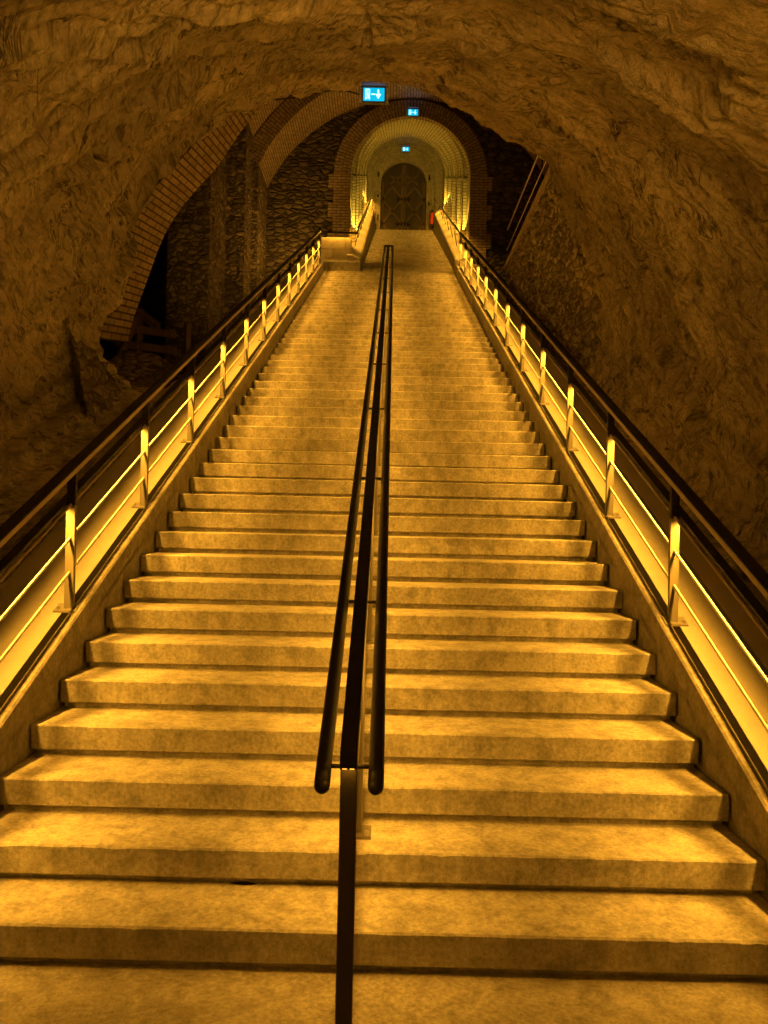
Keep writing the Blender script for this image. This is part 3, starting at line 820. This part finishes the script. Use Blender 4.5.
bm = bmesh.new(); bx(bm, 1.57, 1.63, DY - .09, DY + .0, DZ + .6, DZ + .68); obj('wall_bracket', bm, M['iron'], t)

# ------------------------------------------------------------------ right-hand rubble wall with walkway above
bm = bmesh.new()
WX, WZ = 2.72, 7.66
ny, nz = 220, 150
g = []
for i in range(ny + 1):
    y = 6.6 + (15.05 - 6.6) * i / ny; col = []
    for j in range(nz + 1):
        z = 2.6 + (WZ - .12 - 2.6) * j / nz
        v = noise.voronoi((y * 3.6, z * 6.2, 1.0))[0]
        d = .05 - .12 * min(v[0], .7) + .03 * noise.noise((y * 10, z * 10, 0)) + .015 * noise.noise((y * 25, z * 25, 0))
        col.append(bm.verts.new((WX - d, y, z)))
    g.append(col)
for i in range(ny):
    for j in range(nz): bm.faces.new((g[i][j], g[i][j + 1], g[i + 1][j + 1], g[i + 1][j]))
end = [bm.verts.new((WX + 1.5, 15.05, v.co.z)) for v in g[-1]]
for j in range(nz): bm.faces.new((g[-1][j], end[j], end[j + 1], g[-1][j + 1]))
rw = thing('retaining_wall', 'rough rubble retaining wall on the right carrying a walkway above', 'wall', (WX, 7, 2.6))
obj('rubble_face', bm, M['rubble_light'], rw, False)
bm = bmesh.new(); bx(bm, WX - .05, WX + .16, 6.6, 15.1, WZ - .13, WZ); bmesh.ops.bevel(bm, geom=bm.edges[:], offset=.012, segments=2, affect='EDGES')
obj('coping', bm, M['coping'], rw)
bm = bmesh.new(); bx(bm, WX + .14, 6.3, 6.6, 15.05, WZ - .3, WZ - .02)
obj('walkway_slab', bm, M['void'], rw)
wr = thing('walkway_railing', 'two thin level rods railing the walkway high on the right', 'railing', (WX + .02, 10, WZ))
for zz, y0r in ((8.45, 9.0), (7.98, 9.0)):
    bm = bmesh.new(); tube(bm, [(WX, y0r, zz), (WX, 14.95, zz)], .016 if zz > 8.2 else .011, 8); obj('rod', bm, M['pale_rod'], wr, True)
for y in (9.2, 11.1, 13.0, 14.9):
    bm = bmesh.new(); tube(bm, [(WX + .03, y, WZ - .02), (WX + .03, y, 8.44)], .012, 8); obj('post', bm, M['rail'], wr, True)

# low rubble buttress and old timber behind the left railing
bm = bmesh.new()
n1, n2 = 44, 30
g = []
for i in range(n1 + 1):
    f = i / n1; y = 4.6 + 2.9 * f; col = []
    top = 3.42 - .36 * f + .10 * noise.noise((f * 9, 0, 2))
    for j in range(n2 + 1):
        h = j / n2
        zb = zs(y, -.1)
        z = zb + (max(top, zb + .2) - zb) * h
        d = .09 * noise.noise((y * 3, z * 3, 6)) + .05 * noise.noise((y * 8, z * 8, 6))
        col.append(bm.verts.new((-2.72 - .30 * h + d, y, z)))
    col.append(bm.verts.new((-3.5, y, col[-1].co.z + .05)))
    g.append(col)
for i in range(n1):
    for j in range(n2 + 1): bm.faces.new((g[i][j], g[i + 1][j], g[i + 1][j + 1], g[i][j + 1]))
ev = g[-1]; e2 = [bm.verts.new((-3.5, v.co.y + .02, v.co.z)) for v in ev]
for j in range(n2 + 1): bm.faces.new((ev[j], e2[j], e2[j + 1], ev[j + 1]))
tag(obj('rubble_buttress', bm, M['rubble'], None, False, recalc=True), 'low broken rubble buttress behind the left railing under the brick arch', 'buttress')
tr = thing('timber_frame', 'old wooden frame of posts and slats standing in the dark behind the buttress', 'timber frame', (-3.3, 7.6, 2.2))
for (p, q, w) in (((-3.32, 7.55, 2.2), (-3.32, 7.55, 4.42), .055), ((-2.72, 7.75, 2.2), (-2.72, 7.75, 4.30), .05), ((-3.75, 7.5, 3.35), (-3.3, 7.52, 4.40), .06), ((-3.32, 7.5, 4.38), (-3.05, 7.52, 4.18), .06)):
    bm = bmesh.new(); tube(bm, [p, q], w, 4); obj('beam', bm, M['batten'], tr)
for k in range(6):
    z = 4.1 - .22 * k
    bm = bmesh.new(); loft(bm, [[(x, 7.50 + d, z + dz - .12 * (x + 3.4)) for d, dz in ((0, 0), (.03, 0), (.03, .10), (0, .10))] for x in (-3.62, -2.8)])
    obj('slat', bm, M['batten'], tr)

# ------------------------------------------------------------------ exit signs
def exit_sign(cx, y, cz, w, h, label, ticks=True):
    t = thing('exit_sign', label, 'exit sign', (cx, y, cz + h / 2))
    bm = bmesh.new(); bx(bm, cx - w / 2, cx + w / 2, y, y + .06, cz - h * .46, cz + h * .30)
    bmesh.ops.bevel(bm, geom=bm.edges[:], offset=.008, segments=2, affect='EDGES'); obj('housing', bm, M['housing'], t)
    bm = bmesh.new(); bx(bm, cx - w * .40, cx + w * .40, y + .0, y + .05, cz + h * .30, cz + h * .5); obj('mount', bm, M['housing'], t)
    pw, ph, pc = w * .70, h * .62, cz - h * .08
    bm = bmesh.new(); bx(bm, cx - pw / 2, cx + pw / 2, y - .006, y + .002, pc - ph / 2, pc + ph / 2)
    pan = obj('sign_panel', bm, M['sign'], t)
    def poly(name, P):
        bm = bmesh.new(); loft(bm, [[(cx + a * ph, yy, pc + b * ph) for a, b in P] for yy in (y - .009, y - .005)]); obj(name, bm, M['signw'], pan)
    # open doorway on the left with a figure, an arrow pointing down on the right
    poly('pictogram_door', [(-.66, -.40), (-.58, -.40), (-.58, .40), (-.66, .40)]); poly('pictogram_door', [(-.58, .32), (-.30, .32), (-.30, .40), (-.58, .40)]); poly('pictogram_door', [(-.38, -.40), (-.30, -.40), (-.30, .32), (-.38, .32)])
    poly('pictogram_figure', [(-.52, .14), (-.44, .14), (-.44, .25), (-.52, .25)]); poly('pictogram_figure', [(-.56, .06), (-.42, .10), (-.40, -.08), (-.50, -.12)]); poly('pictogram_figure', [(-.50, -.10), (-.43, -.08), (-.52, -.38), (-.58, -.36)]); poly('pictogram_figure', [(-.46, -.09), (-.40, -.09), (-.36, -.30), (-.42, -.32)])
    poly('pictogram_line', [(-.20, -.04), (.10, -.04), (.10, .05), (-.20, .05)])
    poly('pictogram_arrow', [(.28, .36), (.40, .36), (.40, .02), (.56, .02), (.34, -.36), (.12, .02), (.28, .02)])
    for s in (-1, 1):
        bm = bmesh.new(); bx(bm, cx + s * w * .44 - .015, cx + s * w * .44 + .015, y - .012, y + .01, cz - h * .46, cz + h * .22); obj('side_clip', bm, M['coping'], t)
    l = lamp('sign_glow_light', (cx, y - .02, cz + h * .36), (PI, 0, 0), w * .8, .04, .16, (.45, .55, 1.0), 170, t)
    return t
exit_sign(-.185, 6.32, 6.735, .36, .25, 'largest teal exit sign, hanging under the rock at the tunnel mouth')
exit_sign(.53, BW - .16, 12.44, .38, .26, 'middle teal exit sign, at the crown of the brick arch')
exit_sign(.50, DY - .15, 16.42, .38, .26, 'smallest teal exit sign, above the double door')
bm = bmesh.new(); tube(bm, [(-.36, 6.33, 6.72), (-.45, 6.36, 6.76), (-.62, 6.42, 6.83), (-.85, 6.46, 6.80), (-1.15, 6.50, 6.76), (-1.4, 6.52, 6.74)], .009, 8)
tag(obj('power_cable', bm, M['iron'], None, True), 'thin dark cable looping from the left end of the largest exit sign', 'cable')

# ------------------------------------------------------------------ added fill lights without fixtures, camera, world
lamp('cellar_fill_light', (.3, -4.6, 1.0), (math.radians(152), 0, 0), .8, .8, 125, (1.0, .46, .05), 110)  # unseen fill added behind the camera to lift the vault
for sx in (-1, 1):
    d = bpy.data.lights.new('rock_fill_spot', 'SPOT'); d.energy = 125 if sx < 0 else 150; d.color = (1.0, .46, .05); d.spot_size = math.radians(64); d.spot_blend = 1.0; d.shadow_soft_size = .12  # unseen spots added to brighten the rock on both sides
    o = bpy.data.objects.new('rock_fill_spot', d); C.objects.link(o); o.location = (sx * 1.95, -.7, 1.9)
    o.rotation_euler = (Vector((-sx * 2.9, 4.6, 4.6)) - o.location).to_track_quat('-Z', 'Y').to_euler()
for y in (11.5, 14.5, 15.75, 16.4):
    lamp('chamber_fill_light', (-2.42, y, zs(y, -.25)), (TH, PI + .45, 0), .12, .35, 22.0, (1.0, .46, .05), 170)  # hidden uplights added to brighten the piers and arches

wd = bpy.data.worlds.new('cellar_dark'); bpy.context.scene.world = wd; wd.use_nodes = True
wd.node_tree.nodes['Background'].inputs[0].default_value = (.05, .022, .003, 1); wd.node_tree.nodes['Background'].inputs[1].default_value = .3

f, h, d, pitch, yaw, roll, x0 = 769, 1.6291, 2.7796, .0126, .0048, .0214, .0857
cy, sy, cp, sp = math.cos(yaw), math.sin(yaw), math.cos(pitch), math.sin(pitch)
Xc = Vector((cy, sy, 0)); Yc = Vector((-sy, cy, 0)); Zc = Vector((0, 0, 1))
F = Yc * cp + Zc * sp; U = Yc * -sp + Zc * cp
Rv = Xc * math.cos(roll) + U * math.sin(roll); Up = Xc * -math.sin(roll) + U * math.cos(roll)
cam = bpy.data.cameras.new('camera'); co = bpy.data.objects.new('camera', cam); C.objects.link(co)
mw = Matrix((Rv, Up, -F)).transposed().to_4x4(); mw.translation = Vector((x0, -d, h)); co.matrix_world = mw
cam.sensor_fit = 'VERTICAL'; cam.sensor_height = 24; cam.lens = 24 * f / 1024; cam.clip_end = 200; cam.clip_start = .05
sc = bpy.context.scene
sc.camera = co
sc.view_settings.view_transform = 'Standard'; sc.view_settings.look = 'None'; sc.view_settings.exposure = 0
sc.cycles.max_bounces = 10; sc.cycles.diffuse_bounces = 6
sc.cycles.use_denoising = True
